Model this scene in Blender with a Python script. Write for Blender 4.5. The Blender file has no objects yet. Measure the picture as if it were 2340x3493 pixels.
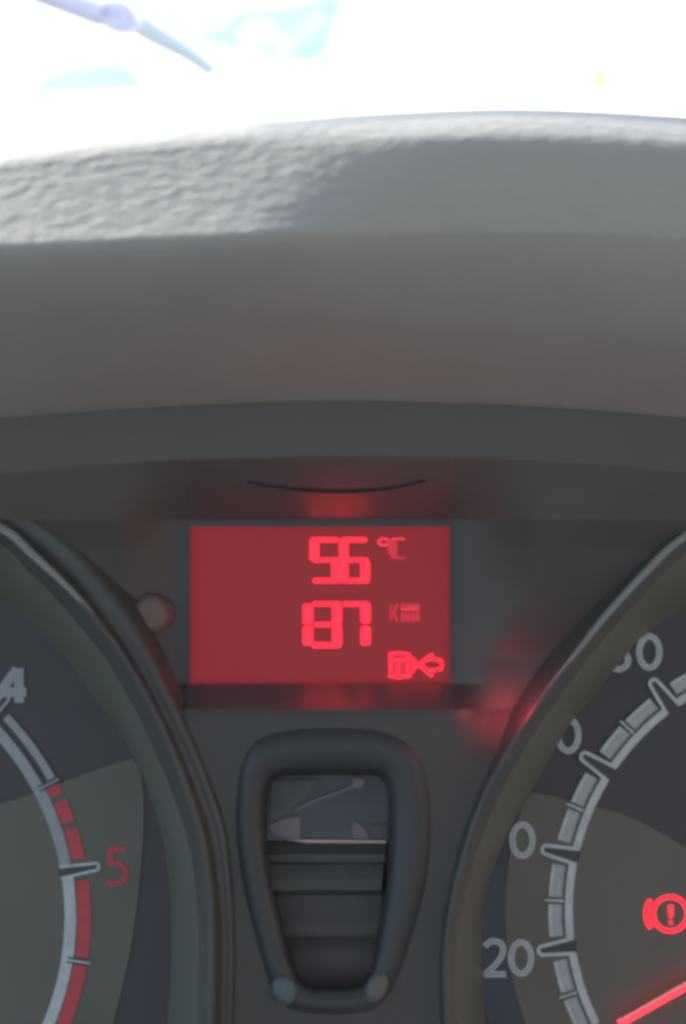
import bpy, bmesh, math, random
from mathutils import Vector, Matrix
random.seed(4)
sc = bpy.context.scene
COL = sc.collection
R = math.radians

# ------------------------------------------------------------------ camera
# photograph coordinates used for laying things out: 1568 x 2341, 0.08 mm per pixel in the plane of the red display
S = 0.00008
CX, CY = 784.0, 1170.5
DIST = 0.42
PITCH = R(14)
ORIGIN = Vector((0, 0, 0.95))
AU = Vector((1, 0, 0))
AV = Vector((0, math.sin(PITCH), math.cos(PITCH)))
AW = Vector((0, -math.cos(PITCH), math.sin(PITCH)))

def W(u, v, w):
    return ORIGIN + AU * u + AV * v + AW * w

def P(px, py, w=0.0):
    f = (DIST - w) / DIST
    return W((px - CX) * S * f, -(py - CY) * S * f, w)

cam_d = bpy.data.cameras.new('camera')
cam = bpy.data.objects.new('camera', cam_d)
COL.objects.link(cam)
cam.location = W(0, 0, DIST)
cam.rotation_euler = (math.pi / 2 - PITCH, 0, 0)
cam_d.sensor_fit = 'HORIZONTAL'
cam_d.sensor_width = 36
cam_d.lens = 36 * DIST / (1568 * S)
cam_d.clip_start = 0.01
cam_d.clip_end = 5000
cam_d.dof.use_dof = True
cam_d.dof.focus_distance = DIST + 0.026
cam_d.dof.aperture_fstop = 29
sc.camera = cam

# ------------------------------------------------------------------ sky, sun, exposure
SUN = (AU * -0.60 + AV * 0.66 + AW * -0.45).normalized()     # towards the sun: ahead, to the left, through the windscreen
elev = math.asin(SUN.z)
azim = math.atan2(SUN.x, SUN.y)
world = bpy.data.worlds.new('World')
sc.world = world
world.use_nodes = True
nt = world.node_tree
nt.nodes.clear()
sky = nt.nodes.new('ShaderNodeTexSky')
sky.sky_type = 'NISHITA'
sky.sun_disc = False
sky.sun_elevation = elev
sky.sun_rotation = azim
bg = nt.nodes.new('ShaderNodeBackground')
bg.inputs['Strength'].default_value = 0.12
wo = nt.nodes.new('ShaderNodeOutputWorld')
nt.links.new(sky.outputs[0], bg.inputs[0])
nt.links.new(bg.outputs[0], wo.inputs[0])
sun_d = bpy.data.lights.new('sun', 'SUN')
sun_d.energy = 2.25
sun_d.angle = R(0.6)
sun_d.color = (1.0, 0.96, 0.90)
sun = bpy.data.objects.new('sun', sun_d)
COL.objects.link(sun)
sun.rotation_euler = (-SUN).to_track_quat('-Z', 'Y').to_euler()
sc.view_settings.view_transform = 'Standard'
sc.view_settings.look = 'None'
sc.view_settings.gamma = 1
sc.view_settings.exposure = 2.12
sc.render.engine = 'CYCLES'
sc.cycles.use_denoising = True
sc.cycles.max_bounces = 8
sc.cycles.filter_width = 3.6
sc.cycles.sample_clamp_indirect = 6

# ------------------------------------------------------------------ materials
def mat(name, col, rough=0.5, spec=0.5, mottle=0.0, scale=60.0, bump=0.0, bscale=400.0, emit=None, estr=0.0, coat=0.0):
    m = bpy.data.materials.new(name)
    m.use_nodes = True
    t = m.node_tree
    b = t.nodes['Principled BSDF']
    b.inputs['Base Color'].default_value = (*col, 1)
    b.inputs['Roughness'].default_value = rough
    b.inputs['Specular IOR Level'].default_value = spec
    b.inputs['Coat Weight'].default_value = coat
    tc = t.nodes.new('ShaderNodeTexCoord')
    if mottle > 0:
        n = t.nodes.new('ShaderNodeTexNoise')
        n.inputs['Scale'].default_value = scale
        n.inputs['Detail'].default_value = 5
        t.links.new(tc.outputs['Object'], n.inputs['Vector'])
        mr = t.nodes.new('ShaderNodeMapRange')
        mr.inputs['From Min'].default_value = 0.3
        mr.inputs['From Max'].default_value = 0.7
        mr.inputs['To Min'].default_value = 1 - mottle
        mr.inputs['To Max'].default_value = 1 + mottle
        t.links.new(n.outputs['Fac'], mr.inputs['Value'])
        vm = t.nodes.new('ShaderNodeVectorMath')
        vm.operation = 'SCALE'
        vm.inputs[0].default_value = col
        t.links.new(mr.outputs[0], vm.inputs['Scale'])
        t.links.new(vm.outputs[0], b.inputs['Base Color'])
    if bump > 0:
        n2 = t.nodes.new('ShaderNodeTexNoise')
        n2.inputs['Scale'].default_value = bscale
        n2.inputs['Detail'].default_value = 3
        t.links.new(tc.outputs['Object'], n2.inputs['Vector'])
        bp = t.nodes.new('ShaderNodeBump')
        bp.inputs['Strength'].default_value = bump
        bp.inputs['Distance'].default_value = 0.0005
        t.links.new(n2.outputs['Fac'], bp.inputs['Height'])
        t.links.new(bp.outputs[0], b.inputs['Normal'])
    if emit:
        b.inputs['Emission Color'].default_value = (*emit, 1)
        b.inputs['Emission Strength'].default_value = estr
    return m

M = {}
M['grain'] = mat('grained_plastic', (0.322, 0.318, 0.292), 0.65, 0.22)
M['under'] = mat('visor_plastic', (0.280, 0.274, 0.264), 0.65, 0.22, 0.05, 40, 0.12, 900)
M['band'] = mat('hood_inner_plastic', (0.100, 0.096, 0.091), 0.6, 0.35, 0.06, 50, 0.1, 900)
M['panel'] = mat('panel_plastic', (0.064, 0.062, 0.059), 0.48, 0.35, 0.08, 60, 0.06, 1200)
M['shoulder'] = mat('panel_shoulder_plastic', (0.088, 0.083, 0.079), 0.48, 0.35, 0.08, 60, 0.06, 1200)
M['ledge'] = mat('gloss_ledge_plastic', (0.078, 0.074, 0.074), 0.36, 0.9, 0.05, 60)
M['bezel'] = mat('bezel_plastic', (0.054, 0.056, 0.053), 0.42, 0.5, 0.06, 60)
M['funnel'] = mat('bezel_funnel_plastic', (0.110, 0.115, 0.097), 0.45, 0.4, 0.06, 60)
M['dial'] = mat('dial_black', (0.064, 0.061, 0.066), 0.5, 0.3, 0.05, 90)
M['dial_lit'] = mat('lit_dial_olive', (0.125, 0.123, 0.103), 0.5, 0.3, 0.06, 70)
M['dial_shade'] = mat('shaded_dial_navy', (0.040, 0.048, 0.068), 0.4, 0.4, 0.05, 60)
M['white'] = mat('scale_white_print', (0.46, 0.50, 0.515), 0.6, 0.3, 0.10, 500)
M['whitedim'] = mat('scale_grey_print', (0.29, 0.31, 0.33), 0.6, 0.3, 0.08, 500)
M['bar'] = mat('scale_bar_print', (0.36, 0.39, 0.40), 0.6, 0.3, 0.08, 500)
M['redprint'] = mat('scale_red_print', (0.50, 0.075, 0.085), 0.6, 0.3, 0.08, 500)
M['seam'] = mat('seam_plastic', (0.13, 0.13, 0.13), 0.6, 0.2)  # plain grey strip along the hood seam
M['line'] = mat('dark_outline', (0.085, 0.097, 0.10), 0.6, 0.2)
M['lcd'] = mat('red_backlit_screen', (0.026, 0.020, 0.022), 0.4, 0.25, 0, 1, 0, 1, (1.0, 0.036, 0.064), 0.052)
M['seg'] = mat('lit_red_segment', (0.3, 0.03, 0.04), 0.5, 0.2, 0, 1, 0, 1, (1.0, 0.007, 0.017), 1.05)
M['segmid'] = mat('half_lit_red_segment', (0.2, 0.03, 0.04), 0.5, 0.2, 0, 1, 0, 1, (1.0, 0.035, 0.065), 0.27)
M['segdim'] = mat('dim_red_segment', (0.1, 0.03, 0.04), 0.5, 0.2, 0, 1, 0, 1, (1.0, 0.04, 0.07), 0.13)
M['needle'] = mat('lit_red_needle', (0.3, 0.03, 0.04), 0.5, 0.2, 0, 1, 0, 1, (1.0, 0.035, 0.05), 0.55)
M['guide'] = mat('red_light_guide', (0.2, 0.03, 0.04), 0.5, 0.2, 0, 1, 0, 1, (1.0, 0.03, 0.05), 1.2)
M['frame'] = mat('housing_frame_plastic', (0.045, 0.049, 0.053), 0.5, 0.4, 0.05, 60)
M['cavity'] = mat('housing_cavity_plastic', (0.095, 0.090, 0.092), 0.5, 0.3, 0.05, 60)
M['window'] = mat('dark_window', (0.072, 0.070, 0.075), 0.2, 0.5)
M['mauve'] = mat('mauve_reflection', (0.17, 0.14, 0.155), 0.4, 0.4, 0.1, 200)
M['pinkline'] = mat('pale_pink_reflection', (0.62, 0.40, 0.42), 0.35, 0.5)
M['step'] = mat('grey_green_step', (0.090, 0.095, 0.091), 0.5, 0.35, 0.05, 80)
M['blob'] = mat('rose_brown_reflection', (0.16, 0.105, 0.095), 0.55, 0.35, 0.12, 220)
M['ground'] = mat('pale_concrete', (0.62, 0.62, 0.60), 0.9, 0.2, 0.05, 0.4)
M['paint'] = mat('white_car_paint', (0.80, 0.80, 0.80), 0.35, 0.5)
M['cyan'] = mat('pale_turquoise_coat', (0.225, 0.64, 0.62), 0.9, 0.1, 0.06, 0.6)
M['yellow'] = mat('pale_yellow_plastic', (0.92, 0.92, 0.22), 0.6, 0.3)
M['wiper'] = mat('violet_grey_wiper', (0.86, 0.84, 0.97), 0.6, 0.3, 0.1, 30)
M['rubber'] = mat('turquoise_blade', (0.90, 1.0, 1.0), 0.8, 0.2)
M['cloth'] = mat('beige_headliner', (0.48, 0.455, 0.43), 0.95, 0.1, 0.04, 20)
M['carpet'] = mat('dark_carpet', (0.15, 0.14, 0.135), 0.95, 0.1, 0.04, 20)
M['seat'] = mat('warm_beige_door_card', (0.56, 0.41, 0.30), 0.9, 0.2, 0.04, 20)

def grain_nodes(m):
    t = m.node_tree
    b = t.nodes['Principled BSDF']
    tc = t.nodes.new('ShaderNodeTexCoord')
    mp = t.nodes.new('ShaderNodeMapping')
    mp.inputs['Scale'].default_value = (0.72, 1.0, 1.2)
    t.links.new(tc.outputs['Object'], mp.inputs['Vector'])
    v = t.nodes.new('ShaderNodeTexNoise')
    v.inputs['Scale'].default_value = 540
    v.inputs['Detail'].default_value = 2.0
    v.inputs['Roughness'].default_value = 0.5
    v2 = t.nodes.new('ShaderNodeTexVoronoi')
    v2.feature = 'SMOOTH_F1'
    v2.inputs['Scale'].default_value = 430
    t.links.new(mp.outputs[0], v.inputs['Vector'])
    t.links.new(mp.outputs[0], v2.inputs['Vector'])
    mx = t.nodes.new('ShaderNodeMath')
    mx.operation = 'MULTIPLY_ADD'
    mx.inputs[1].default_value = -0.8
    t.links.new(v2.outputs['Distance'], mx.inputs[0])
    t.links.new(v.outputs['Fac'], mx.inputs[2])
    bp = t.nodes.new('ShaderNodeBump')
    bp.inputs['Strength'].default_value = 0.22
    bp.inputs['Distance'].default_value = 0.0011
    t.links.new(mx.outputs[0], bp.inputs['Height'])
    t.links.new(bp.outputs[0], b.inputs['Normal'])
grain_nodes(M['grain'])

# ------------------------------------------------------------------ helpers
def thing(name, label, cat, loc, group=None):
    o = bpy.data.objects.new(name, None)
    COL.objects.link(o)
    o.location = loc
    o.empty_display_size = 0.005
    o['label'] = label
    o['category'] = cat
    if group:
        o['group'] = group
    return o

def link(name, verts, faces, m, parent=None, smooth=False, label=None):
    me = bpy.data.meshes.new(name)
    me.from_pydata([tuple(v) for v in verts], [], faces)
    bm = bmesh.new()
    bm.from_mesh(me)
    bmesh.ops.remove_doubles(bm, verts=bm.verts, dist=1e-7)
    bmesh.ops.recalc_face_normals(bm, faces=bm.faces)
    bm.to_mesh(me)
    bm.free()
    me.materials.append(m)
    for p in me.polygons:
        p.use_smooth = smooth
    o = bpy.data.objects.new(name, me)
    COL.objects.link(o)
    if parent:
        o.parent = parent
        loc = Vector((0, 0, 0))
        q = parent
        while q:
            loc += q.location if q.type == 'EMPTY' else Vector((0, 0, 0))
            q = q.parent
        if parent.type == 'EMPTY':
            o.matrix_parent_inverse = Matrix.Translation(loc).inverted()
    if label:
        o['label'] = label
    return o

def tag(o, label, cat, group=None):
    o['label'] = label
    o['category'] = cat
    if group:
        o['group'] = group
    return o

def cr(pts, n):
    """Smooth curve through the points, n samples evenly spaced."""
    k = len(pts[0])
    ext = [tuple(2 * pts[0][i] - pts[1][i] for i in range(k))] + list(pts) + [tuple(2 * pts[-1][i] - pts[-2][i] for i in range(k))]
    fine = []
    for s in range(1, len(ext) - 2):
        p0, p1, p2, p3 = ext[s - 1], ext[s], ext[s + 1], ext[s + 2]
        for j in range(16):
            t = j / 16
            fine.append(tuple(0.5 * (2 * p1[i] + (p2[i] - p0[i]) * t + (2 * p0[i] - 5 * p1[i] + 4 * p2[i] - p3[i]) * t * t
                                     + (3 * p1[i] - p0[i] - 3 * p2[i] + p3[i]) * t ** 3) for i in range(k)))
    fine.append(tuple(pts[-1]))
    L = [0]
    for a, b in zip(fine, fine[1:]):
        L.append(L[-1] + math.dist(a[:2], b[:2]))
    out, q = [], 0
    for i in range(n):
        d = L[-1] * i / (n - 1)
        while q < len(L) - 2 and L[q + 1] < d:
            q += 1
        seg = L[q + 1] - L[q] or 1
        f = (d - L[q]) / seg
        out.append(tuple(fine[q][j] * (1 - f) + fine[q + 1][j] * f for j in range(k)))
    return out

def loft(name, rows, m, parent, closed=False, smooth=True, label=None):
    """rows: equally long lists of world points."""
    n = len(rows[0])
    V = [p for r in rows for p in r]
    F = []
    for i in range(len(rows) - 1):
        for j in range(n if closed else n - 1):
            k = (j + 1) % n
            F.append((i * n + j, i * n + k, (i + 1) * n + k, (i + 1) * n + j))
    return link(name, V, F, m, parent, smooth, label)

def profile(ctrl, per):
    """ctrl rows of (px,py,w); smooth cross-section inserted between the rows."""
    n = len(ctrl[0])
    outs = [cr3([ctrl[i][j] for i in range(len(ctrl))], per) for j in range(n)]
    return [[P(*outs[j][i]) for j in range(n)] for i in range(len(outs[0]))]

def cr3(pts, per):
    k = 3
    ext = [tuple(2 * pts[0][i] - pts[1][i] for i in range(k))] + list(pts) + [tuple(2 * pts[-1][i] - pts[-2][i] for i in range(k))]
    fine = []
    for s in range(1, len(ext) - 2):
        p0, p1, p2, p3 = ext[s - 1], ext[s], ext[s + 1], ext[s + 2]
        for j in range(per):
            t = j / per
            fine.append(tuple(0.5 * (2 * p1[i] + (p2[i] - p0[i]) * t + (2 * p0[i] - 5 * p1[i] + 4 * p2[i] - p3[i]) * t * t
                                     + (3 * p1[i] - p0[i] - 3 * p2[i] + p3[i]) * t ** 3) for i in range(k)))
    fine.append(tuple(pts[-1]))
    return fine

def prism(name, polys, w, t, m, parent, label=None):
    """flat polygons in picture-plane coordinates, front at depth w+t, back at w"""
    V, F = [], []
    for pts in polys:
        b = len(V)
        n = len(pts)
        V += [P(x, y, w) for x, y in pts]
        # keep the sides square to the plane: same in-plane offset at the front
        f = (DIST - w) / DIST
        V += [W((x - CX) * S * f, -(y - CY) * S * f, w + t) for x, y in pts]
        F.append(tuple(b + n + i for i in range(n)))
        F.append(tuple(b + i for i in reversed(range(n))))
        for i in range(n):
            k = (i + 1) % n
            F.append((b + i, b + k, b + n + k, b + n + i))
    return link(name, V, F, m, parent, False, label)

def stroke_polys(pts, width, closed=False, w_end=None):
    """ribbon quads along a path as one list of quads"""
    n = len(pts)
    L, Rr = [], []
    for i in range(n):
        if closed:
            a, b = pts[(i - 1) % n], pts[(i + 1) % n]
        else:
            a, b = pts[max(i - 1, 0)], pts[min(i + 1, n - 1)]
        dx, dy = b[0] - a[0], b[1] - a[1]
        l = math.hypot(dx, dy) or 1
        ww = width if w_end is None else width + (w_end - width) * i / (n - 1)
        nx, ny = -dy / l * ww / 2, dx / l * ww / 2
        L.append((pts[i][0] + nx, pts[i][1] + ny))
        Rr.append((pts[i][0] - nx, pts[i][1] - ny))
    return L, Rr

def ribbon(name, strokes, w, t, m, parent, label=None):
    """strokes: (points, width, closed) -> one solid mesh with raised ribbons"""
    V, F = [], []
    f = (DIST - w) / DIST
    for pts, width, closed in strokes:
        L, Q = stroke_polys(pts, width, closed)
        b = len(V)
        n = len(pts)
        for w_ in (w, w + t):
            V += [W((x - CX) * S * f, -(y - CY) * S * f, w_) for x, y in L]
            V += [W((x - CX) * S * f, -(y - CY) * S * f, w_) for x, y in Q]
        for i in range(n if closed else n - 1):
            k = (i + 1) % n
            F.append((b + 2 * n + i, b + 2 * n + k, b + 3 * n + k, b + 3 * n + i))
            F.append((b + i, b + k, b + 2 * n + k, b + 2 * n + i))
            F.append((b + n + i, b + n + k, b + 3 * n + k, b + 3 * n + i))
        if not closed:
            for i in (0, n - 1):
                F.append((b + i, b + n + i, b + 3 * n + i, b + 2 * n + i))
    return link(name, V, F, m, parent, False, label)

def arc(c, r, a0, a1, n=24):
    """angles in degrees, 0 = right, counter-clockwise as seen"""
    return [(c[0] + r * math.cos(R(a0 + (a1 - a0) * i / n)), c[1] - r * math.sin(R(a0 + (a1 - a0) * i / n))) for i in range(n + 1)]

def ell(cx, cy, rx, ry, a0=0, a1=360, n=32):
    full = abs(a1 - a0) >= 360
    return [(cx + rx * math.cos(R(a0 + (a1 - a0) * i / n)), cy - ry * math.sin(R(a0 + (a1 - a0) * i / n))) for i in range(n if full else n + 1)]

# ------------------------------------------------------------------ ground and things outside the windscreen
def struct(o):
    o['kind'] = 'structure'
    return o

g = 1500
struct(link('ground', [(-g, -g, 0), (g, -g, 0), (g, g, 0), (-g, g, 0)], [(0, 1, 2, 3)], M['ground']))

CAM = cam.location.copy()
def on_ground(px, py, z=0.0):
    d = (P(px, py, 0) - CAM)
    return CAM + d * ((z - CAM.z) / d.z)

def ground_patch(name, outer, holes_, z, label):  # flat turquoise sheet just above the ground
    V = [on_ground(x, y, 0) for x, y in outer]
    V = [Vector((p.x, p.y, z)) for p in V]
    n = len(V)
    bmsh = bmesh.new()
    vs = [bmsh.verts.new(p) for p in V]
    vb = [bmsh.verts.new((p.x, p.y, -0.05)) for p in V]
    bmsh.faces.new(vs)
    for i in range(n):
        bmsh.faces.new((vs[i], vs[(i + 1) % n], vb[(i + 1) % n], vb[i]))
    bmesh.ops.recalc_face_normals(bmsh, faces=bmsh.faces)
    me = bpy.data.meshes.new(name)
    bmsh.to_mesh(me)
    bmsh.free()
    me.materials.append(M['cyan'])
    o = bpy.data.objects.new(name, me)
    COL.objects.link(o)
    tag(o, label, 'patch')
    return o

pa = ground_patch('patch', cr([(50, 232), (110, 172), (200, 148), (276, 140), (306, 158), (326, 186), (356, 204), (340, 226), (200, 240), (50, 232)], 40)[:-1],
                  None, 0.02, 'pale turquoise patch low on the left, cut by the white bonnet edge')
pb = ground_patch('patch', cr([(422, 82), (470, 60), (505, 62), (512, 38), (560, 18), (640, 12), (720, -8), (775, -26), (784, 20), (764, 64), (745, 120), (700, 150),
                                (640, 140), (560, 122), (490, 112), (422, 82)], 60)[:-1],
                  None, 0.02, 'large pale turquoise patch with white patches at the top centre')
for ho in ([(552, 80), (585, 60), (615, 66), (622, 84), (598, 98), (562, 95)], [(636, 104), (650, 92), (664, 108), (650, 122)], [(680, 78), (692, 72), (706, 78), (692, 84)],
           [(712, 52), (726, 44), (738, 56), (724, 60)]):
    pts = cr(ho + [ho[0]], 25)[:-1]
    V = [on_ground(x, y, 0) for x, y in pts]
    V = [Vector((p.x, p.y, 0.028)) for p in V]
    link('white_patch', V + [v - Vector((0, 0, .02)) for v in V], [tuple(range(24))] + [(i, (i + 1) % 24, 24 + (i + 1) % 24, 24 + i) for i in range(24)], M['ground'], pb)

def cone(px, py, h, label):
    base = on_ground(px, py, 0)
    t = thing('marker_cone', label, 'cone', base, 'yellow cones on the bright ground')
    def ring(r, z):
        return [base + Vector((r * math.cos(a * math.tau / 24), r * math.sin(a * math.tau / 24), z)) for a in range(24)]
    rows = [ring(.40 * h, 0.01), ring(.385 * h, 0.04 * h), ring(.37 * h, .05 * h), ring(.28 * h, .45 * h), ring(.15 * h, .96 * h), ring(.11 * h, h), ring(.001, h)]
    loft('cone_body', rows, M['yellow'], t, closed=True)
    link('base_plate', [base + Vector((sx * .45 * h, sy * .45 * h, z)) for z in (0.002, .035 * h) for sx, sy in ((-1, -1), (1, -1), (1, 1), (-1, 1))],
         [(0, 1, 2, 3), (4, 5, 6, 7), (0, 1, 5, 4), (1, 2, 6, 5), (2, 3, 7, 6), (3, 0, 4, 7)], M['yellow'], t)
cone(1370, 209, 0.235, 'small pale yellow cone on the bright ground above the right of the hood')
cone(972, 9, 0.30, 'distant yellow cone just cut by the top edge of the photo')

# bonnet of the car: pale rounded sheet ahead of the windscreen base
rows = []
for i, (w_, dy) in enumerate([(-0.75, 120), (-1.0, 70), (-1.3, 30), (-1.6, 8), (-1.75, 0), (-1.85, 14), (-1.9, 60)]):
    row = []
    for px in range(-500, 2100, 40):
        y = 226 - 0.060 * (px) + 0.000040 * px * px
        row.append(P(px, y + dy, w_))
    rows.append(row)
b = thing('car_bonnet', 'white sunlit bonnet of the car ahead of the windscreen', 'bonnet', P(784, 400, -1.2))
loft('bonnet_skin', rows, M['paint'], b)
rows = [[P(px, 226 - 0.060 * px + 0.000040 * px * px + 4 + dy, w_) for px in range(-500, 2100, 40)] for w_, dy in ((-1.90, 60), (-1.93, 72), (-1.93, 160))]
loft('front_edge', rows, M['paint'], b)

# wiper arm
wp = thing('windscreen_wiper', 'violet grey wiper arm sloping down from the upper left corner', 'wiper', P(300, 50, -0.42))
def tube3(name, pts, rad, m, parent, seg=12):
    rows = []
    for i, p in enumerate(pts):
        a = pts[max(i - 1, 0)]
        c = pts[min(i + 1, len(pts) - 1)]
        d = (c - a).normalized()
        x = d.cross(AW)
        if x.length < 1e-4:
            x = d.cross(AV)
        x.normalize()
        y = d.cross(x).normalized()
        r = rad[i] if isinstance(rad, (list, tuple)) else rad
        rows.append([p + x * r * math.cos(k * math.tau / seg) + y * r * math.sin(k * math.tau / seg) for k in range(seg)])
    o = loft(name, rows, m, parent, closed=True)
    return o
def rib(name, pts, wd, w_, m, parent):
    c = cr(pts, 24)
    f = (DIST - w_) / DIST
    return tube3(name, [P(x, y, w_) for x, y in c], [wd * S * f * (0.5 + 0 * i) for i in range(24)], m, parent)
f_ = (DIST + .42) / DIST
tube3('wiper_arm', [P(x, y, -0.42) for x, y in cr([(20, -44), (90, -16), (170, 12), (235, 34)], 16)], [22 * S * f_ + i * 0.5 * S * f_ for i in range(16)], M['wiper'], wp)
ribbon('arm_end', [(cr([(232, 36), (266, 26), (298, 38), (304, 58), (280, 66), (252, 56), (232, 36)], 30)[:-1], 28, True)], -0.425, 0.008, M['wiper'], wp)
tube3('wiper_blade', [P(x, y, -0.43) for x, y in cr([(318, 56), (370, 88), (430, 122), (486, 164)], 16)], [27 * S * f_ - i * 0.8 * S * f_ for i in range(16)], M['rubber'], wp)

# ------------------------------------------------------------------ cabin round the camera (roof, door cards) - only shades and reflects
def slab(name, lo, hi, m):
    x0, y0, z0 = lo
    x1, y1, z1 = hi
    V = [(x, y, z) for z in (z0, z1) for x, y in ((x0, y0), (x1, y0), (x1, y1), (x0, y1))]
    return struct(link(name, V, [(3, 2, 1, 0), (4, 5, 6, 7), (0, 1, 5, 4), (1, 2, 6, 5), (2, 3, 7, 6), (3, 0, 4, 7)], m))
slab('cabin_roof', (-0.75, -2.2, 1.40), (0.75, 0.02, 1.43), M['cloth'])
slab('cabin_door_wall', (-0.78, -2.2, 0.25), (-0.74, 0.5, 0.90), M['carpet'])
slab('cabin_far_wall', (0.55, -2.2, 0.25), (0.59, 0.3, 0.86), M['carpet'])
slab('cabin_far_trim', (0.55, -2.2, 0.86), (0.59, 0.3, 1.14), M['seat'])
slab('cabin_floor', (-0.74, -2.2, 0.22), (0.55, 0.9, 0.25), M['carpet'])
slab('cabin_rear_wall', (-0.74, -2.24, 0.25), (0.55, -2.2, 1.10), M['cloth'])

# unseen slab added as a sun blocker: it shades all but the left end of the hood's rim
def rim_blocker():
    q = [P(655, 322, .047), P(870, 600, .060), P(2600, 700, .060), P(2600, 335, .047)]
    nrm = (q[1] - q[0]).cross(q[3] - q[0]).normalized()
    F_ = [p + SUN * .48 for p in q]
    B_ = [p + SUN * .495 for p in q]
    struct(link('sun_blocker', F_ + B_, [(0, 1, 2, 3), (7, 6, 5, 4), (0, 1, 5, 4), (1, 2, 6, 5), (2, 3, 7, 6), (3, 0, 4, 7)], M['cloth']))
rim_blocker()

# ------------------------------------------------------------------ instrument hood
XS = list(range(-260, 1861, 20))
def yrow(ctrl):
    c = cr(ctrl, 400)
    def f(x):
        for a, b_ in zip(c, c[1:]):
            if a[0] <= x <= b_[0]:
                t = (x - a[0]) / (b_[0] - a[0] or 1)
                return a[1] + (b_[1] - a[1]) * t
        return c[0][1] if x < c[0][0] else c[-1][1]
    return f
crest = yrow([(-300, 405), (0, 345), (300, 306), (600, 278), (900, 258), (1200, 250), (1568, 268), (1900, 300)])
rollb = yrow([(-300, 578), (0, 560), (400, 540), (800, 524), (1200, 518), (1568, 530), (1900, 546)])
lipb = yrow([(-300, 590), (0, 570), (400, 552), (800, 538), (1200, 534), (1568, 545), (1900, 560)])
seam = yrow([(-300, 985), (0, 956), (400, 928), (780, 917), (1200, 928), (1568, 955), (1900, 985)])
hood = thing('instrument_hood', 'curved dark grey grained hood arching over the gauges, sunlit at its left', 'hood', P(784, 700, 0.03))
def sst(x, a, b_):
    t = min(1, max(0, (x - a) / (b_ - a)))
    return t * t * (3 - 2 * t)
def wr(x, k):
    """depth at fraction k of the rolled part; the roll is a broad slope on the left and tight on the right"""
    d = (rollb(x) - crest(x)) * S
    return 0.046 + d * 0.90 * k
back = [[P(x, crest(x) + 110, -0.22) for x in XS], [P(x, crest(x) + 52, -0.03) for x in XS], [P(x, crest(x) + 24, 0.010) for x in XS], [P(x, crest(x) + 7, 0.032) for x in XS]]
def wl(x):
    return wr(x, 1.01)
SW = 0.0190      # depth of the seam
RPROF = cr([(0.0, .0400), (.04, .0480), (.08, .0525), (.12, .0545), (.22, .0562), (.34, .0572), (.46, .0562), (.60, .0520), (.74, .0445), (.88, .0320), (1.0, .0190)], 200)
def wprof(x, y):
    """depth of the hood's front: on the left a broad sunny slope with a distinct turn, on the right one long soft curve"""
    lb, se, ce = lipb(x), seam(x), crest(x)
    if y <= lb:
        left = wr(x, min(1.0, max(0.0, (y - ce) / (rollb(x) - ce))))
        left -= .0065 * max(0.0, 1 - (y - ce) / (rollb(x) - ce) / .16) ** 2
    else:
        t = (y - lb) / (se - lb)
        left = SW + (wl(x) - SW) * (1 - t ** 1.55)
    f = min(1, max(0, (y - ce) / (se - ce)))
    right = RPROF[-1][1]
    for a, b_ in zip(RPROF, RPROF[1:]):
        if a[0] <= f <= b_[0]:
            right = a[1] + (b_[1] - a[1]) * (f - a[0]) / ((b_[0] - a[0]) or 1)
            break
    k = sst(x, 520, 1050)
    return left * (1 - k) + right * k
def yr(x, t):      # t in 0..1 crest to lip, 1..2 lip to seam
    return crest(x) + (lipb(x) - crest(x)) * t if t <= 1 else lipb(x) + (seam(x) - lipb(x)) * (t - 1)
TS = [0, .05, .1, .16, .22, .32, .5, .7, .86, .95, 1.0, 1.05, 1.14, 1.26, 1.4, 1.55, 1.7, 1.84, .995 + 1]
ctrl = [[(x, yr(x, t), wprof(x, yr(x, t))) for x in XS] for t in TS]
n_rim = TS.index(1.0) * 6
full = profile(ctrl, 6)
def grid_normals(rows):
    out = []
    for i_, r_ in enumerate(rows):
        for j_ in range(len(r_)):
            a = rows[min(i_ + 1, len(rows) - 1)][j_] - rows[max(i_ - 1, 0)][j_]
            b_ = r_[min(j_ + 1, len(r_) - 1)] - r_[max(j_ - 1, 0)]
            nn = a.cross(b_).normalized()
            out.append(nn)
    return out
def set_normals(o, ns):
    o.data.update()
    sg = sum(a.normal.dot(b_) for a, b_ in zip(o.data.vertices, ns))
    o.data.normals_split_custom_set_from_vertices([tuple(v if sg > 0 else -v) for v in ns])
ends = [[P(x, seam(x), SW - .001) for x in XS]]
allrows = back + full + ends
GN = grid_normals(allrows)
nX = len(XS)
cut = len(back) + n_rim
rim_o = loft('grained_rim', allrows[:cut + 1], M['grain'], hood, label='grained rolled rim of the hood, sunlit at the left')
set_normals(rim_o, GN[:(cut + 1) * nX])
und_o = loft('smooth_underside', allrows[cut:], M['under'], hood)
set_normals(und_o, GN[cut * nX:])
band2 = yrow([(-300, 1110), (0, 1080), (400, 1052), (780, 1044), (1200, 1052), (1568, 1080), (1900, 1110)])
ctrl = [[(x, seam(x) + 1, 0.0186) for x in XS],
        [(x, seam(x) + 6, 0.0184) for x in XS],
        [(x, seam(x) * .5 + band2(x) * .5, 0.0172) for x in XS],
        [(x, band2(x), 0.0160) for x in XS]]
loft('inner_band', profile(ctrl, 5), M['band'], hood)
loft('seam_gap', [[P(x, seam(x) - 3, 0.0170) for x in XS], [P(x, seam(x) + 5, 0.0165) for x in XS]], M['seam'], hood)

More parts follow.
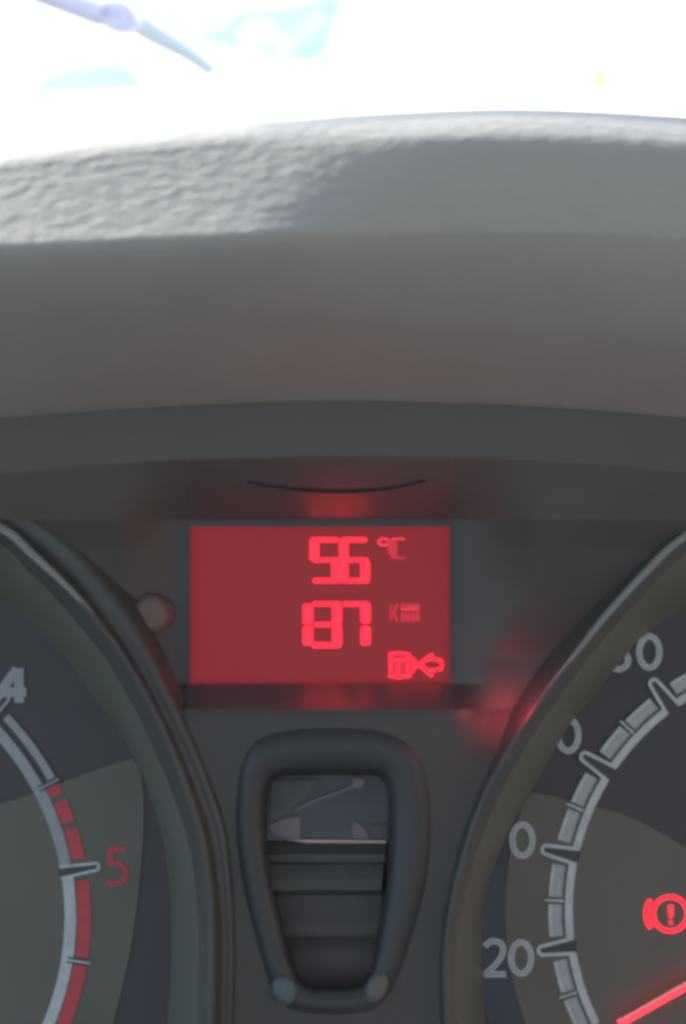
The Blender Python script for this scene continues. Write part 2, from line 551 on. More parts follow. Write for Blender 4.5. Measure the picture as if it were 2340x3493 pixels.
# ------------------------------------------------------------------ panel between the gauges
panel = thing('centre_fascia', 'dark grey centre panel holding the red display between both gauges', 'panel', P(784, 1650, -0.004))
x0, x1, yt, yb = 436, 1027, 1204, 1563
LMC = [(-160, 1100), (0, 1148), (110, 1206), (190, 1282), (265, 1372), (330, 1475), (390, 1600), (440, 1705), (483, 1815), (512, 1910), (528, 2055), (532, 2200), (526, 2480)]
RMC = [(1830, 1044), (1566, 1215), (1478, 1292), (1380, 1398), (1318, 1480), (1252, 1560), (1188, 1648), (1145, 1722), (1100, 1804), (1070, 1884), (1046, 1966), (1026, 2048), (1012, 2150), (1008, 2264), (1018, 2480)]
def xof(curve):
    c_ = sorted(((y, x) for x, y in cr(curve, 300)))
    def f(y):
        if y <= c_[0][0]:
            return c_[0][1]
        for a, b_ in zip(c_, c_[1:]):
            if a[0] <= y <= b_[0]:
                return a[1] + (b_[1] - a[1]) * (y - a[0]) / ((b_[0] - a[0]) or 1)
        return c_[-1][1]
    return f
xl, xr = xof(LMC), xof(RMC)
def lin(y, tab):
    for (a, wa), (b_, wb) in zip(tab, tab[1:]):
        if a <= y <= b_:
            t = (y - a) / (b_ - a)
            return wa + (wb - wa) * t
    return tab[-1][1] if y > tab[-1][0] else tab[0][1]
def wpanel(x, y):
    m_ = sst(abs(x - 732), 300, 500 - 110 * sst(y, 1300, 1560))
    top = band2(x)
    wi = lin(y, [(top, .0155), (1110, .0095), (1188, .0006), (1564, .0006), (1622, .0074), (1640, .0077), (2500, .0080)])
    wo_ = lin(y, [(top, .0155), (1250, .0085), (1500, .0030), (1620, .0040), (1720, .0070), (1800, .0078), (2500, .0080)])
    return wi * (1 - m_) + wo_ * m_
def podx(y):
    """half-open span of the housing hole at height y"""
    if 1700 < y < 2290:
        t = (y - 1700) / 590
        l_ = lin(y, [(1700, 610), (1760, 575), (1877, 560), (2031, 578), (2185, 615), (2290, 665)])
        r_ = lin(y, [(1700, 900), (1760, 945), (1877, 962), (2031, 950), (2185, 908), (2290, 855)])
        return l_, r_
    return None
def sheet(name, ys, fa, fb, nx, m):
    rows = []
    for y_ in ys:
        r_ = []
        for k in range(nx + 1):
            y = y_
            x = fa(y) + (fb(y) - fa(y)) * k / nx
            if y_ == 'top':
                pass
            r_.append(P(x, y, wpanel(x, y)))
        rows.append(r_)
    return loft(name, rows, m, panel)
# ledge above the display: its upper edge follows the hood's inner band
def ledge(name, xa, xb, nx, m, ybot):
    rows = []
    for k in range(17):
        rows.append([])
        for i in range(nx + 1):
            x = xa + (xb - xa) * i / nx
            y = band2(x) - 2 + (ybot - band2(x) + 2) * k / 16
            rows[-1].append(P(x, y, wpanel(x, y)))
    return loft(name, rows, m, panel)
ledge('upper_ledge', 424, 1040, 60, M['ledge'], 1188)
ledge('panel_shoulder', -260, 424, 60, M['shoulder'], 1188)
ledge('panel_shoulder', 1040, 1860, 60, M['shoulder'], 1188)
E_ = lambda c_: (lambda y: c_)
ys1 = [1188 + (yt - 1188) * k / 2 for k in range(3)]
sheet('panel_face', ys1, E_(424), E_(1040), 40, M['panel'])
ys2 = [yt + (yb - yt) * k / 30 for k in range(31)]
ys12 = [1188] + ys2
sheet('panel_face', ys12, xl, E_(424), 40, M['panel'])
sheet('panel_face', ys12, E_(1040), xr, 40, M['panel'])
sheet('panel_face', ys2, E_(424), E_(x0), 2, M['panel'])
sheet('panel_face', ys2, E_(x1), E_(1040), 2, M['panel'])
ys3 = [yb + 59 * k / 12 for k in range(13)]
sheet('panel_face', ys3, xl, E_(428), 20, M['panel'])
sheet('display_sill', ys3, E_(428), E_(1036), 40, M['ledge'])
sheet('panel_face', ys3, E_(1036), xr, 20, M['panel'])
ys4 = [1622 + 83 * k / 10 for k in range(11)]
sheet('panel_face', ys4, xl, xr, 60, M['panel'])
ys5 = [1705 + 580 * k / 40 for k in range(41)]
sheet('panel_face', ys5, xl, lambda y: podx(y)[0], 16, M['panel'])
sheet('panel_face', ys5, lambda y: podx(y)[1], xr, 16, M['panel'])
sheet('panel_face', [2285, 2300, 2320, 2480], xl, xr, 30, M['panel'])
V = [P(x, y, w_) for w_ in (.0006, -.0018) for x, y in ((x0, yt), (x1, yt), (x1, yb), (x0, yb))]
link('display_surround', V, [(0, 1, 5, 4), (1, 2, 6, 5), (2, 3, 7, 6), (3, 0, 4, 7)], M['panel'], panel)
c = cr([(566, 1102), (620, 1112), (690, 1119), (780, 1123), (870, 1119), (930, 1109), (972, 1099)], 40)
def ledge_w(y):
    return 0.015 + (0.0006 - 0.015) * (y - 1050) / 138
V = []
rows = []
for i, (x, y) in enumerate(c):
    hw = 7.5 * math.sin(math.pi * (i + 1.5) / 42) ** .5
    p0, p1, p2 = P(x, y - hw, ledge_w(y - hw) + .0003), P(x, y, ledge_w(y) + .0012), P(x, y + hw, ledge_w(y + hw) + .0003)
    rows.append([p0, p1, p2])
M['rib'] = mat('dark_rib_plastic', (0.022, 0.026, 0.025), 0.6, 0.2)
loft('curved_rib', rows, M['rib'], panel)

# ------------------------------------------------------------------ red display
disp = thing('trip_display', 'backlit red display reading 56 °C and 87 km between both gauges', 'display', P(732, 1563, 0))
WD = -0.0012
prism('screen', [[(x0 - 4, yt - 4), (x1 + 4, yt - 4), (x1 + 4, yb + 4), (x0 - 4, yb + 4)]], WD - 0.001, 0.001, M['lcd'], disp)
def zx(X): return 402 + 0.42737 * X
def zy(Y): return 1139 + 0.42737 * Y
def hseg(a, b, c_, d_):   # X0,X1,Y0,Y1, rounded-end bar
    c_, d_ = c_ + 2.5, d_ - 2.5
    r = (d_ - c_) / 2
    return [(zx(a), zy((c_ + d_) / 2)), (zx(a + r * .9), zy(c_)), (zx(b - r * .9), zy(c_)), (zx(b), zy((c_ + d_) / 2)), (zx(b - r * .9), zy(d_)), (zx(a + r * .9), zy(d_))]
def vseg(a, b, c_, d_):
    a, b, q = a + 4, b - 4, 8
    return [(zx(a), zy(c_ + q)), (zx(a + q), zy(c_)), (zx(b - q), zy(c_)), (zx(b), zy(c_ + q)), (zx(b), zy(d_ - q)), (zx(b - q), zy(d_)), (zx(a + q), zy(d_)), (zx(a), zy(d_ - q))]
digits = [
    ('five', [hseg(722, 872, 209, 236), vseg(713, 767, 216, 332), hseg(728, 884, 318, 343), vseg(830, 884, 337, 446), hseg(730, 884, 427, 455)]),
    ('six', [hseg(884, 1024, 209, 236), vseg(872, 924, 216, 330), hseg(890, 1030, 318, 343), vseg(872, 924, 334, 446), vseg(986, 1040, 334, 446), hseg(886, 1034, 427, 455)]),
    ('eight', [vseg(677, 736, 568, 671), vseg(677, 736, 686, 784), hseg(728, 884, 552, 578), hseg(736, 884, 663, 688), hseg(724, 884, 771, 801), vseg(834, 890, 566, 668), vseg(834, 890, 686, 790)]),
    ('seven', [hseg(888, 1036, 552, 579), vseg(986, 1043, 566, 666), vseg(986, 1043, 686, 784)])]
for k, (nm, polys) in enumerate(digits):
    for j in range(len(polys)):
        pass
    V = []
    e = [[(x, y) for x, y in p] for p in polys]
    # overlapping bars stepped a hair apart so that no faces share a plane
    dg = None
    bmv, bmf = [], []
    for j, pts in enumerate(e):
        w_, t_ = WD, 0.00020 + 0.00002 * j
        bse = len(bmv)
        n = len(pts)
        f = (DIST - w_) / DIST
        bmv += [W((x - CX) * S * f, -(y - CY) * S * f, w_) for x, y in pts] + [W((x - CX) * S * f, -(y - CY) * S * f, w_ + t_) for x, y in pts]
        bmf.append(tuple(bse + n + i for i in range(n)))
        bmf += [(bse + i, bse + (i + 1) % n, bse + n + (i + 1) % n, bse + n + i) for i in range(n)]
    link('digit', bmv, bmf, M['seg'], disp, label={'five': 'lit red 5', 'six': 'lit red 6', 'eight': 'lit red 8', 'seven': 'lit red 7'}[nm])
def zst(pts, wd, closed=False):
    return ([(zx(a), zy(b_)) for a, b_ in pts], wd * 0.42737, closed)
ribbon('degree_symbol', [zst(ell(1112, 234, 30, 17, n=20), 14, True)], WD, 0.0002, M['segmid'], disp, 'dim red degree mark')
prism('unit_letter', [hseg(1150, 1226, 209, 225)], WD, 0.0002, M['segmid'], disp, 'dim red letter C')
o = prism('unit_letter', [[(zx(1134), zy(226)), (zx(1184), zy(226)), (zx(1184), zy(312)), (zx(1152), zy(312)), (zx(1134), zy(290))], hseg(1148, 1226, 311, 328)], WD, 0.0003, M['segdim'], disp, 'dim red letter C')
# k
prism('unit_letter', [vseg(1140, 1160, 562, 660), [(zx(1160), zy(606)), (zx(1176), zy(566)), (zx(1192), zy(566)), (zx(1176), zy(612)), (zx(1192), zy(660)), (zx(1176), zy(660)), (zx(1160), zy(622))]],
      WD, 0.0002, M['segdim'], disp, 'dim red letter k')
# m
prism('unit_letter', [[(zx(1202), zy(564)), (zx(1304), zy(564)), (zx(1304), zy(602)), (zx(1202), zy(602))]] +
      [[(zx(a), zy(610)), (zx(a + 22), zy(610)), (zx(a + 22), zy(660)), (zx(a), zy(660))] for a in (1202, 1229, 1256, 1282)], WD, 0.0002, M['segdim'], disp, 'dim red letter m')
prism('unit_bar', [hseg(1206, 1300, 590, 601)], WD + .0002, 0.0001, M['segmid'], disp)
# fuel pump
prism('fuel_pump_symbol', [[(zx(1138), zy(850)), (zx(1252), zy(850)), (zx(1252), zy(948)), (zx(1138), zy(948))]], WD, 0.00015, M['segdim'], disp, 'red fuel pump symbol')
ribbon('pump_outline', [zst([(1146, 834), (1150, 950)], 13), zst([(1244, 838), (1244, 950)], 14), zst([(1138, 836), (1190, 828), (1252, 836)], 13), zst([(1138, 950), (1190, 958), (1256, 950)], 13),
                        zst([(1188, 866), (1188, 944)], 9), zst([(1166, 864), (1226, 864)], 8)], WD + .00016, 0.0001, M['seg'], disp)
ribbon('pump_hose', [zst([(1252, 846), (1268, 862), (1272, 892), (1266, 925), (1252, 938)], 14)], WD, 0.00022, M['seg'], disp)
# arrow
ribbon('arrow_symbol', [zst([(1372, 836), (1340, 858), (1298, 890), (1340, 924), (1372, 950)], 17), zst([(1340, 862), (1372, 858), (1418, 868), (1424, 890), (1418, 912), (1372, 922), (1340, 918), (1322, 905), (1318, 890), (1322, 874)], 15, True),
                        zst([(1276, 866), (1292, 888), (1276, 912)], 14)],
       WD, 0.00024, M['seg'], disp, 'red outlined arrow pointing left')

# ------------------------------------------------------------------ gauges
def gauge(name, label, dial_c, rows_px, mats, corner, cat='gauge'):
    t = thing(name, label, cat, P(dial_c[0], dial_c[1], -0.010))
    N = 90
    for nm, m, ctrl in rows_px:
        cc = [[(x, y, w_) for x, y in cr(pts, N)] for pts, w_ in ctrl]
        loft(nm, profile(cc, 6), m, t)
    return t

WDL = -0.0095
def lerpc(A, B, t):
    return [(a[0] * (1 - t) + b_[0] * t, a[1] * (1 - t) + b_[1] * t) for a, b_ in zip(cr(A, 40), cr(B, 40))]
# left: tachometer
LA = [(-160, 1062), (0, 1108), (127, 1162), (205, 1232), (290, 1340), (350, 1440), (410, 1572), (460, 1685), (505, 1800), (532, 1900), (548, 2050), (552, 2200), (545, 2480)]
LM = [(-160, 1100), (0, 1148), (110, 1206), (190, 1282), (265, 1372), (330, 1475), (390, 1600), (440, 1705), (483, 1815), (512, 1910), (528, 2055), (532, 2200), (526, 2480)]
LG = [(-160, 1135), (0, 1183), (95, 1248), (170, 1318), (240, 1408), (305, 1502), (368, 1618), (418, 1722), (462, 1830), (490, 1925), (506, 2060), (510, 2200), (504, 2480)]
LB = [(-160, 1158), (0, 1207), (75, 1268), (150, 1338), (215, 1410), (277, 1490), (340, 1600), (392, 1710), (436, 1830), (464, 1930), (482, 2060), (486, 2200), (480, 2480)]
LC = [(-160, 1195), (0, 1245), (58, 1300), (125, 1366), (188, 1440), (250, 1520), (312, 1630), (366, 1745), (410, 1860), (436, 1955), (450, 2070), (452, 2200), (444, 2480)]
LD = [(-160, 1300), (0, 1370), (44, 1398), (85, 1432), (150, 1500), (222, 1600), (289, 1698), (335, 1795), (368, 1900), (385, 2000), (392, 2100), (390, 2220), (375, 2480)]
LC0 = (-460, 2096)
tach = gauge('tachometer', 'left round gauge with white 4, red 5 and red zone on its dial', LC0,
             [('bezel_ring', M['bezel'], [(LA, 0.0045), (LM, 0.0090), (LG, 0.0092), (LB, 0.0124), (LC, 0.0100)]),
              ('bezel_funnel', M['funnel'], [(LC, 0.0100), ([(a * .5 + c_ * .5, b_ * .5 + d_ * .5) for (a, b_), (c_, d_) in zip(cr(LC, 13), cr(LD, 13))], 0.0005), (LD, WDL + .0004)])], None, None)
def plane_poly(nm, pts, w_, m, parent, t=0.0004):
    return prism(nm, [pts], w_ - t, t, m, parent)
dl = cr(LD, 60)
plane_poly('dial_face', [(x + 14, y - 8) for x, y in dl] + [(-1400, 2480), (-1400, 1200)], WDL, M['dial'], tach)
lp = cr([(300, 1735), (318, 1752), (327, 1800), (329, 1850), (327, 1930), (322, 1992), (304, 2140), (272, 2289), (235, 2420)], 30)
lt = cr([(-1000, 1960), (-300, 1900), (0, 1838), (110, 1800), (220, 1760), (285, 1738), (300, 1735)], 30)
plane_poly('lit_dial_area', lt[:-1] + lp + [(-1000, 2420)], WDL + .0003, M['dial_lit'], tach, 0.00028)  # lighter tone paints the lit lower part of the dial
WP = WDL + .00035
ring1 = lambda r0, r1, a0, a1, c, n=40: arc(c, r0, a0, a1, n) + arc(c, r1, a1, a0, n)
def arcband(nm, c, r0, r1, a0, a1, w_, m, parent, t=0.00012, n=30, label=None):
    rm = (r0 + r1) / 2
    return ribbon(nm, [(arc(c, rm, a0, a1, n), r1 - r0, False)], w_, t, m, parent, label)
for a0, a1 in ((8.7, -40), (44.2, 10.7), (70, 49)):
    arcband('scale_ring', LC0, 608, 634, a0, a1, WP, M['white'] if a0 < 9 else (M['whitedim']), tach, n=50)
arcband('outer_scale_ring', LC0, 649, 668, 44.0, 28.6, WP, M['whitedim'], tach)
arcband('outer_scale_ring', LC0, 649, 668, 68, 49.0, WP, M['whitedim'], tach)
for a0, a1 in ((27.2, 25.2), (23.8, 19.4), (18.0, 11.8), (7.3, -8.2), (-9.9, -26.5), (-28, -40)):
    arcband('red_zone_bar', LC0, 638, 668, a0, a1, WP, M['redprint'], tach, n=16)
def loop_tick(c, ang, rin, rtip, hb, ht, lw, w_, m, parent, inner):
    """open loop: two lines from the scale ring meeting in a rounded tip, dark inside"""
    ca, sa = math.cos(R(ang)), math.sin(R(ang))
    def q(r, s):   # along radius, sideways
        return (c[0] + ca * r - sa * s, c[1] - (sa * r + ca * s))
    pts = [q(rin, hb)]
    rc = rtip - ht
    pts += [q(rin + (rc - rin) * k / 5, hb + (ht - hb) * (k / 5) ** 1.0) for k in range(1, 6)]
    pts += [q(rc + ht * math.sin(R(a)), ht * math.cos(R(a))) for a in range(15, 180, 15)]
    pts += [q(rin + (rc - rin) * k / 5, -(hb + (ht - hb) * (k / 5))) for k in range(5, -1, -1)]
    o = ribbon('tick_loop', [(pts, lw, False)], w_, 0.00014, m, parent)
    ins = [q(rin - 4, hb - lw * .3)] + pts[1:-1] + [q(rin - 4, -hb + lw * .3)]
    prism('tick_core', [ins], w_ - .00004, 0.00006, inner, parent)
    return o
loop_tick(LC0, 9.6, 606, 696, 13, 8, 6.5, WP + .0001, M['white'], tach, M['dial'])
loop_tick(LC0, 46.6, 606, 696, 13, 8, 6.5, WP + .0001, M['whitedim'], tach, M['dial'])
def radial(nm, c, ang, r0, r1, wd, w_, m, parent):
    ca, sa = math.cos(R(ang)), math.sin(R(ang))
    return ribbon(nm, [([(c[0] + ca * r, c[1] - sa * r) for r in (r0, r1)], wd, False)], w_, 0.00012, m, parent)
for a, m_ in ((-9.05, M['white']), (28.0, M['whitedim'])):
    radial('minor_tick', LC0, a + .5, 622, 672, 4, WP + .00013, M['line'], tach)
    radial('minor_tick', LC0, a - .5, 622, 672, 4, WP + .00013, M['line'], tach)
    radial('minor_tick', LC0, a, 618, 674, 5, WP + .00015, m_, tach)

GLY = {
    '0': [(ell(.5, .5, .37, .42, n=36), True)],
    '2': [(cr([(.12, .20), (.28, .08), (.50, .05), (.74, .12), (.82, .30), (.70, .52), (.42, .76), (.14, .93)], 24), False), ([(.08, .94), (.92, .94)], False)],
    '4': [([(.72, .04), (.72, .98)], False), ([(.66, .06), (.10, .66)], False), ([(.02, .69), (.98, .69)], False)],
    '5': [([(.82, .05), (.24, .05)], False), ([(.26, .04), (.20, .46)], False), (cr([(.20, .44), (.45, .42), (.72, .50), (.84, .68), (.74, .86), (.46, .95), (.10, .93)], 22), False)],
    '6': [(ell(.5, .68, .36, .27, n=30), True), (cr([(.14, .66), (.20, .36), (.42, .12), (.78, .05)], 16), False)],
    '8': [(ell(.5, .27, .32, .22, n=28), True), (ell(.5, .72, .38, .24, n=28), True)],
}
def numeral(ch, x, y, w, h, lw, wz, m, parent, core=None, label=None):
    st = []
    for j, (pts, closed) in enumerate(GLY[ch]):
        st.append(([(x + a * w, y + b_ * h) for a, b_ in pts], lw, closed))
    # each stroke a hair higher than the last
    V, F = [], []
    o = None
    f = (DIST - wz) / DIST
    for j, (pts, lw_, closed) in enumerate(st):
        L, Q = stroke_polys(pts, lw_, closed)
        b0 = len(V)
        n = len(pts)
        for w_ in (wz, wz + .0001 + .00002 * j):
            V += [W((a - CX) * S * f, -(b_ - CY) * S * f, w_) for a, b_ in L] + [W((a - CX) * S * f, -(b_ - CY) * S * f, w_) for a, b_ in Q]
        for i in range(n if closed else n - 1):
            k = (i + 1) % n
            F += [(b0 + 2 * n + i, b0 + 2 * n + k, b0 + 3 * n + k, b0 + 3 * n + i), (b0 + i, b0 + k, b0 + 2 * n + k, b0 + 2 * n + i), (b0 + n + i, b0 + n + k, b0 + 3 * n + k, b0 + 3 * n + i)]
        if not closed:
            for i in (0, n - 1):
                F.append((b0 + i, b0 + n + i, b0 + 3 * n + i, b0 + 2 * n + i))
    o = link('numeral', V, F, m, parent, False, label)
    if core:
        ribbon('numeral_core', [(p, lw_ * .22, c_) for p, lw_, c_ in st], wz + .00013, 0.00004, core, o)
    return o
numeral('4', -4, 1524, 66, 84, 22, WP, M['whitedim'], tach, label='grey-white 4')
numeral('5', 238, 1936, 60, 88, 12.5, WP, M['redprint'], tach, label='red 5')

# right: speedometer
RA = [(1830, 960), (1560, 1110), (1460, 1195), (1360, 1305), (1240, 1450), (1160, 1560), (1105, 1650), (1065, 1740), (1030, 1830), (1006, 1920), (986, 2020), (974, 2140), (970, 2260), (978, 2480)]
RM = [(1830, 1010), (1564, 1168), (1470, 1250), (1372, 1358), (1275, 1480), (1200, 1590), (1140, 1685), (1095, 1775), (1058, 1860), (1032, 1945), (1010, 2040), (996, 2140), (992, 2262), (1000, 2480)]
RB = [(1830, 1050), (1568, 1225), (1480, 1305), (1384, 1410), (1324, 1487), (1260, 1568), (1196, 1658), (1155, 1730), (1110, 1812), (1080, 1890), (1056, 1970), (1036, 2050), (1020, 2150), (1016, 2264), (1026, 2480)]
RC = [(1830, 1085), (1574, 1262), (1492, 1338), (1398, 1440), (1342, 1510), (1280, 1592), (1218, 1680), (1178, 1752), (1136, 1830), (1105, 1905), (1080, 1982), (1060, 2060), (1044, 2155), (1040, 2264), (1050, 2480)]
RD = [(1830, 1222), (1620, 1350), (1540, 1402), (1462, 1462), (1436, 1492), (1368, 1576), (1303, 1656), (1264, 1722), (1224, 1792), (1182, 1865), (1153, 1925), (1124, 2000), (1108, 2070), (1102, 2150), (1104, 2250), (1118, 2480)]
RC0 = (1876, 2080)
speedo = gauge('speedometer', 'right round gauge with white 20 to 80 figures and lit red needle', RC0,
               [('bezel_ring', M['bezel'], [(lerpc(RA, RB, .45), 0.0030), (lerpc(RM, RB, .5), 0.0078), (RB, 0.0106), (RC, 0.0092)]),
                ('bezel_funnel', M['funnel'], [(RC, 0.0092), ([(a * .5 + c_ * .5, b_ * .5 + d_ * .5) for (a, b_), (c_, d_) in zip(cr(RC, 13), cr(RD, 13))], 0.001), (RD, WDL + .0004)])], None, None)
M['edge'] = mat('bezel_highlight_plastic', (0.20, 0.21, 0.20), 0.4, 0.5, 0.05, 60)  # paler strip paints the bezel ridge's highlight, thinning as it fades downward
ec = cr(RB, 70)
tube3('bezel_highlight', [P(x, y, 0.0100) for x, y in ec], [(8.5 * (1 - sst(y, 1250, 2050)) + 1.2) * S for x, y in ec], M['edge'], speedo)
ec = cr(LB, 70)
tube3('bezel_highlight', [P(x, y, 0.0118) for x, y in ec], [(9.5 * (1 - sst(y, 1180, 1700)) + 1.0) * S for x, y in ec], M['edge'], tach)
dr = cr(RD, 60)
plane_poly('dial_face', [(x - 14, y - 8) for x, y in dr] + [(2900, 2480), (2900, 1210)], WDL, M['dial'], speedo)
nb = [p for p in arc(RC0, 742, 184, 212, 30)]
plane_poly('shaded_dial_ring', arc(RC0, 719, 172, 212, 30) + arc(RC0, 800, 212, 172, 30), WDL + .00012, M['dial_shade'], speedo, 0.0001)  # navy tone paints the shade along the dial's left side
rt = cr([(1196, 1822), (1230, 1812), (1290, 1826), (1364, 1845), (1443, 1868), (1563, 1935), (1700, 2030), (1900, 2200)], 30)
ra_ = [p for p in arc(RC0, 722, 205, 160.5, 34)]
plane_poly('lit_dial_area', ra_ + rt + [(1950, 2385)], WDL + .0003, M['dial_lit'], speedo, 0.00028)  # brighter lower dial: the light is put into this flat area's colour
STEP = 20.65
A0 = 180 + 8.3
majors = [A0 - STEP * k for k in range(-1, 8)]
for k in range(len(majors) - 1):
    a0, a1 = majors[k], majors[k + 1]
    g0 = 2.05
    arcband('scale_ring', RC0, 567, 585, a0 - g0, a1 + g0, WP, M['white'], speedo)
    mid = (a0 + a1) / 2
    for s0, s1 in ((a0 - 2.6, mid + .75), (mid - .75, a1 + 2.6)):
        arcband('scale_bar', RC0, 596, 623, s0, s1, WP, M['bar'], speedo, n=16)
        arcband('bar_edge', RC0, 615, 622, s0 - .3, s1 + .3, WP + .00013, M['white'], speedo, n=16, t=.00005)
    arcband('outline_arc', RC0, 586, 590, a0 - g0, a1 + g0, WP, M['line'], speedo)
    arcband('outline_arc', RC0, 591, 596, a0 - g0 - .5, a1 + g0 + .5, WP, M['whitedim'], speedo)
    radial('minor_tick', RC0, mid, 588, 630, 5, WP + .00003, M['white'], speedo)
    radial('tick_outline', RC0, mid + .62, 588, 630, 3.5, WP + .00005, M['line'], speedo)
    radial('tick_outline', RC0, mid - .62, 588, 630, 3.5, WP + .00005, M['line'], speedo)
for a in majors[1:]:
    loop_tick(RC0, a, 568, 652, 18, 10, 8, WP + .00012, M['white'], speedo, M['dial'])
for txt, x, y in (('20', 1101, 2147), ('40', 1104, 1878), ('60', 1209, 1638), ('80', 1394, 1448)):
    for j, ch in enumerate(txt):
        numeral(ch, x + (59 * j) - ({'40': 22, '80': 11}.get(txt, 0) if j == 0 else 0), y, 62 if j else 60, 85, 14, WP, M['white'], speedo, M['whitedim'], 'white ' + ch + ' of ' + txt)
# added point light by the rim, standing in for the display's red glow there
gld = bpy.data.lights.new('added_red_glow', 'POINT')
gld.energy = 0.0007
gld.color = (1.0, 0.05, 0.07)
gld.shadow_soft_size = 0.0015
glo = bpy.data.objects.new('added_red_glow', gld)
COL.objects.link(glo)
glo.location = P(1165, 1602, 0.0115)
# needle
nd = ribbon('needle', [([(RC0[0] - 24 * math.cos(R(29.3)), RC0[1] + 24 * math.sin(R(29.3))), (RC0[0] - 530 * math.cos(R(29.3)), RC0[1] + 530 * math.sin(R(29.3)))], 17, False)], WDL + .0035, 0.0008, M['needle'], speedo, 'lit red needle resting at zero')
ribbon('needle_edge', [([(RC0[0] - 24 * math.cos(R(29.3)), RC0[1] - 10 + 24 * math.sin(R(29.3))), (RC0[0] - 530 * math.cos(R(29.3)), RC0[1] - 9 + 530 * math.sin(R(29.3)))], 3, False)], WDL + .0038, 0.0007, M['white'], nd)
hubp = ell(RC0[0], RC0[1], 90, 90)
prism('needle_hub', [hubp], WDL + .001, 0.006, M['panel'], speedo)
# brake lamp
lamp = ribbon('brake_warning_lamp', [(ell(1532, 2089, 39, 39, n=40), 9, True), (arc((1532, 2089), 55, 145, 215, 18), 10, False)], WP, 0.0001, M['seg'], speedo, 'lit red brake warning symbol, exclamation mark in a circle')
prism('exclamation_mark', [[(1526, 2068), (1540, 2068), (1540, 2090), (1536, 2101), (1530, 2101), (1526, 2090)], ell(1533, 2109, 6, 5, n=12)], WP, 0.0001, M['segmid'], lamp)
ribbon('lamp_bracket', [(arc((1532, 2089), 55, -35, 35, 18), 10, False)], WP, 0.0001, M['seg'], lamp)

# ------------------------------------------------------------------ housing below the display
pod = thing('switch_housing', 'dark rounded tapering housing with a small window, under the red display', 'housing', P(760, 2316, 0.009))
outer = [(762, 1668), (850, 1672), (910, 1690), (950, 1728), (974, 1790), (982, 1877), (980, 1950), (969, 2031), (950, 2105), (928, 2180), (902, 2248), (876, 2290), (840, 2312), (760, 2318),
         (684, 2313), (646, 2294), (620, 2255), (597, 2185), (576, 2105), (558, 2031), (546, 1950), (541, 1877), (546, 1800), (560, 1730), (598, 1690), (670, 1672)]
oc = cr(outer + [outer[0]], 121)[:-1]
ctr = (761, 1960)
def inset(k_side, k_top, k_bot, w_):
    out = []
    n = len(oc)
    for i, (x, y) in enumerate(oc):
        a, c_ = oc[i - 1], oc[(i + 1) % n]
        dx, dy = c_[0] - a[0], c_[1] - a[1]
        l = math.hypot(dx, dy)
        nx, ny = -dy / l, dx / l
        k = k_side * abs(nx) + (k_top if ny > 0 else k_bot) * abs(ny)
        out.append((x + nx * k, y + ny * k, w_))
    return out
inner = [(762, 1772), (830, 1773), (868, 1778), (882, 1795), (886, 1830), (887, 1877), (884, 1950), (876, 2031), (866, 2105), (856, 2170), (846, 2215), (832, 2240), (810, 2250), (760, 2252),
         (712, 2250), (690, 2240), (676, 2215), (662, 2170), (646, 2105), (628, 2031), (614, 1950), (610, 1877), (611, 1830), (615, 1795), (630, 1778), (694, 1773)]
def by_angle(poly, k=120):
    """closed outline sampled at even angles round the housing centre"""
    c_ = (760, 1990)
    fine = cr(poly + [poly[0]], 900)
    an = sorted(((math.atan2((p[1] - c_[1]) * .62, p[0] - c_[0])), p[0], p[1]) for p in fine)
    out = []
    for i_ in range(k):
        a = -math.pi + math.tau * i_ / k
        bst = min(an, key=lambda q: abs(math.remainder(q[0] - a, math.tau)))
        out.append((bst[1], bst[2]))
    return out
ocu, icu = by_angle(outer), by_angle(inner)
def between(t, w_, grow=0):
    return [(a[0] * (1 - t) + b_[0] * t, a[1] * (1 - t) + b_[1] * t, w_) for a, b_ in zip(ocu, icu)]
ctrl = [between(-.05, 0.0076), between(.06, 0.0084), between(.26, 0.0091), between(.52, 0.0090), between(.82, 0.0078), between(.95, 0.0045), between(1.0, -0.002)]
pr = profile(ctrl, 5)
for r_ in range(len(pr)):
    row = pr[r_]
    for _ in range(2):
        row = [(row[k - 1] + row[k] * 2 + row[(k + 1) % len(row)]) / 4 for k in range(len(row))]
    pr[r_] = row
loft('frame', pr, M['frame'], pod, closed=True)
# cavity back
def quad(nm, pts, m, parent=pod, label=None):
    V = [P(*p) for p in pts]
    nq = len(V)
    B = [v - AW * 0.0005 for v in V]
    return link(nm, V + B, [tuple(range(nq)), tuple(range(2 * nq - 1, nq - 1, -1))] + [(i, (i + 1) % nq, nq + (i + 1) % nq, nq + i) for i in range(nq)], m, parent, False, label)
quad('cavity_back', [(560, 1700, -0.0018), (970, 1700, -0.0018), (970, 2330, -0.0018), (560, 2330, -0.0018)], M['cavity'])
win = quad('window', [(606, 1768, -0.001), (640, 1764, -0.001), (860, 1764, -0.001), (892, 1772, -0.001), (892, 1922, 0.0), (604, 1922, 0.0)], M['window'], label='small dark glossy window')
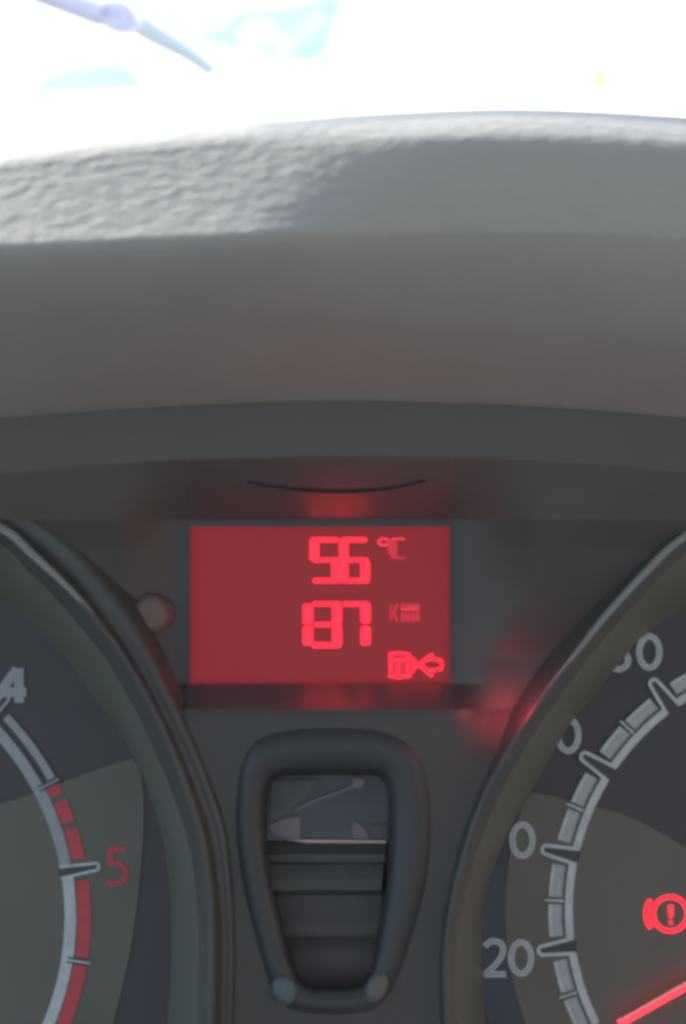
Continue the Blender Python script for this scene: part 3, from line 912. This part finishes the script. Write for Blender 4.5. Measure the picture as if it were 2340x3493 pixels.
# reflections in the window, painted as raised pale shapes
def in_win(nm, pts, m, lift=0.0003):
    prism(nm, [pts], 0.0002 + lift, 0.0002, m, win)
in_win('reflected_shape', [(612, 1888), (640, 1874), (664, 1868), (686, 1866), (686, 1916), (650, 1916), (622, 1902)], M['mauve'])
in_win('reflected_shape', [(806, 1878), (822, 1884), (836, 1900), (842, 1917), (808, 1917), (804, 1898)], M['mauve'])
in_win('reflected_shape', [(846, 1888), (880, 1880), (884, 1900), (872, 1912), (852, 1910)], M['step'])
ribbon('reflected_bar', [(cr([(676, 1852), (720, 1830), (770, 1812), (812, 1796)], 16), 6, False)], 0.0004, 0.0003, M['mauve'], win)
in_win('reflected_shape', [(806, 1778), (834, 1780), (828, 1800), (806, 1800)], M['mauve'])
in_win('reflected_shape', [(622, 1786), (730, 1782), (690, 1830), (640, 1866), (620, 1872)], M['step'], 0.0001)
prism('reflected_line', [[(655, 1919), (882, 1921), (882, 1926), (700, 1925)]], 0.0008, 0.0006, M['pinkline'], pod, 'thin pale pink reflected line under the window')  # bright line of the window's reflection, painted as a raised strip
rows = []
for y, w_ in ((1926, 0.0004), (1948, 0.0030), (1952, 0.0005), (1972, 0.0005), (1976, 0.002), (2010, 0.0045), (2034, 0.0058), (2040, 0.0040), (2046, -0.0016)):
    rows.append([P(606 + (y - 1926) * .12 + (278 - (y - 1926) * .24) * k / 20, y, w_) for k in range(21)])
loft('stepped_bar', rows, M['step'], pod, smooth=False)
rows = []
for y, w_ in ((2046, -0.0012), (2110, -0.0008), (2140, 0.0004), (2144, -0.0010), (2230, -0.0005), (2262, 0.003)):
    rows.append([P(622 + (y - 2046) * .16 + (258 - (y - 2046) * .32) * k / 20, y, w_) for k in range(21)])
loft('inner_wall', rows, M['cavity'], pod)

# ------------------------------------------------------------------ small reflection left of the display, modelled as an added raised blob
kb = thing('reflection_blob', 'small dull rose brown reflected blob between tachometer rim and red display', 'blob', P(345, 1402, 0.0006))
rows = []
kc = P(345, 1402, 0.0006)
for r, h in ((60, 0.0), (57, .0008), (50, .0012), (47, .0022), (45, .0034), (38, .0044), (24, .0049), (10, .0047), (0.5, .0046)):
    rows.append([kc + AU * (r * S * .98 * math.cos(a * math.tau / 40)) + AV * (r * S * 1.02 * math.sin(a * math.tau / 40)) + AW * h for a in range(40)])
loft('reflection_base', rows[:3], M['panel'], kb, closed=True)
loft('reflection_top', rows[2:], M['blob'], kb, closed=True)
ribbon('reflection_crease', [(cr([(312, 1392), (335, 1400), (356, 1414), (368, 1436)], 14), 5, False)], 0.0049, .0002, M['panel'], kb)

# pale bumps added to paint the highlights in the two lower corners of the housing
M['glintl'] = mat('pale_teal_highlight', (0.080, 0.108, 0.120), 0.5, 0.5)
M['glintr'] = mat('pale_grey_green_highlight', (0.100, 0.106, 0.094), 0.5, 0.5)
for (px, py, rx, ry, rot), mm in (((650, 2262, 27, 34, 25), M['glintl']), ((862, 2257, 23, 36, -25), M['glintr'])):
    rows = []
    c0 = P(px, py, 0.0088)
    for k in range(9):
        a = k / 8 * math.pi / 2
        rr, hh = math.cos(a), math.sin(a) * .0011
        ring = []
        for q in range(28):
            th = q * math.tau / 28
            x, y = rx * rr * math.cos(th) * S, ry * rr * math.sin(th) * S
            cr_, sr_ = math.cos(R(rot)), math.sin(R(rot))
            ring.append(c0 + AU * (x * cr_ - y * sr_) + AV * (x * sr_ + y * cr_) + AW * (hh + (.0004 if k else -.001)))
        rows.append(ring)
    loft('corner_highlight', rows, mm, pod, closed=True)
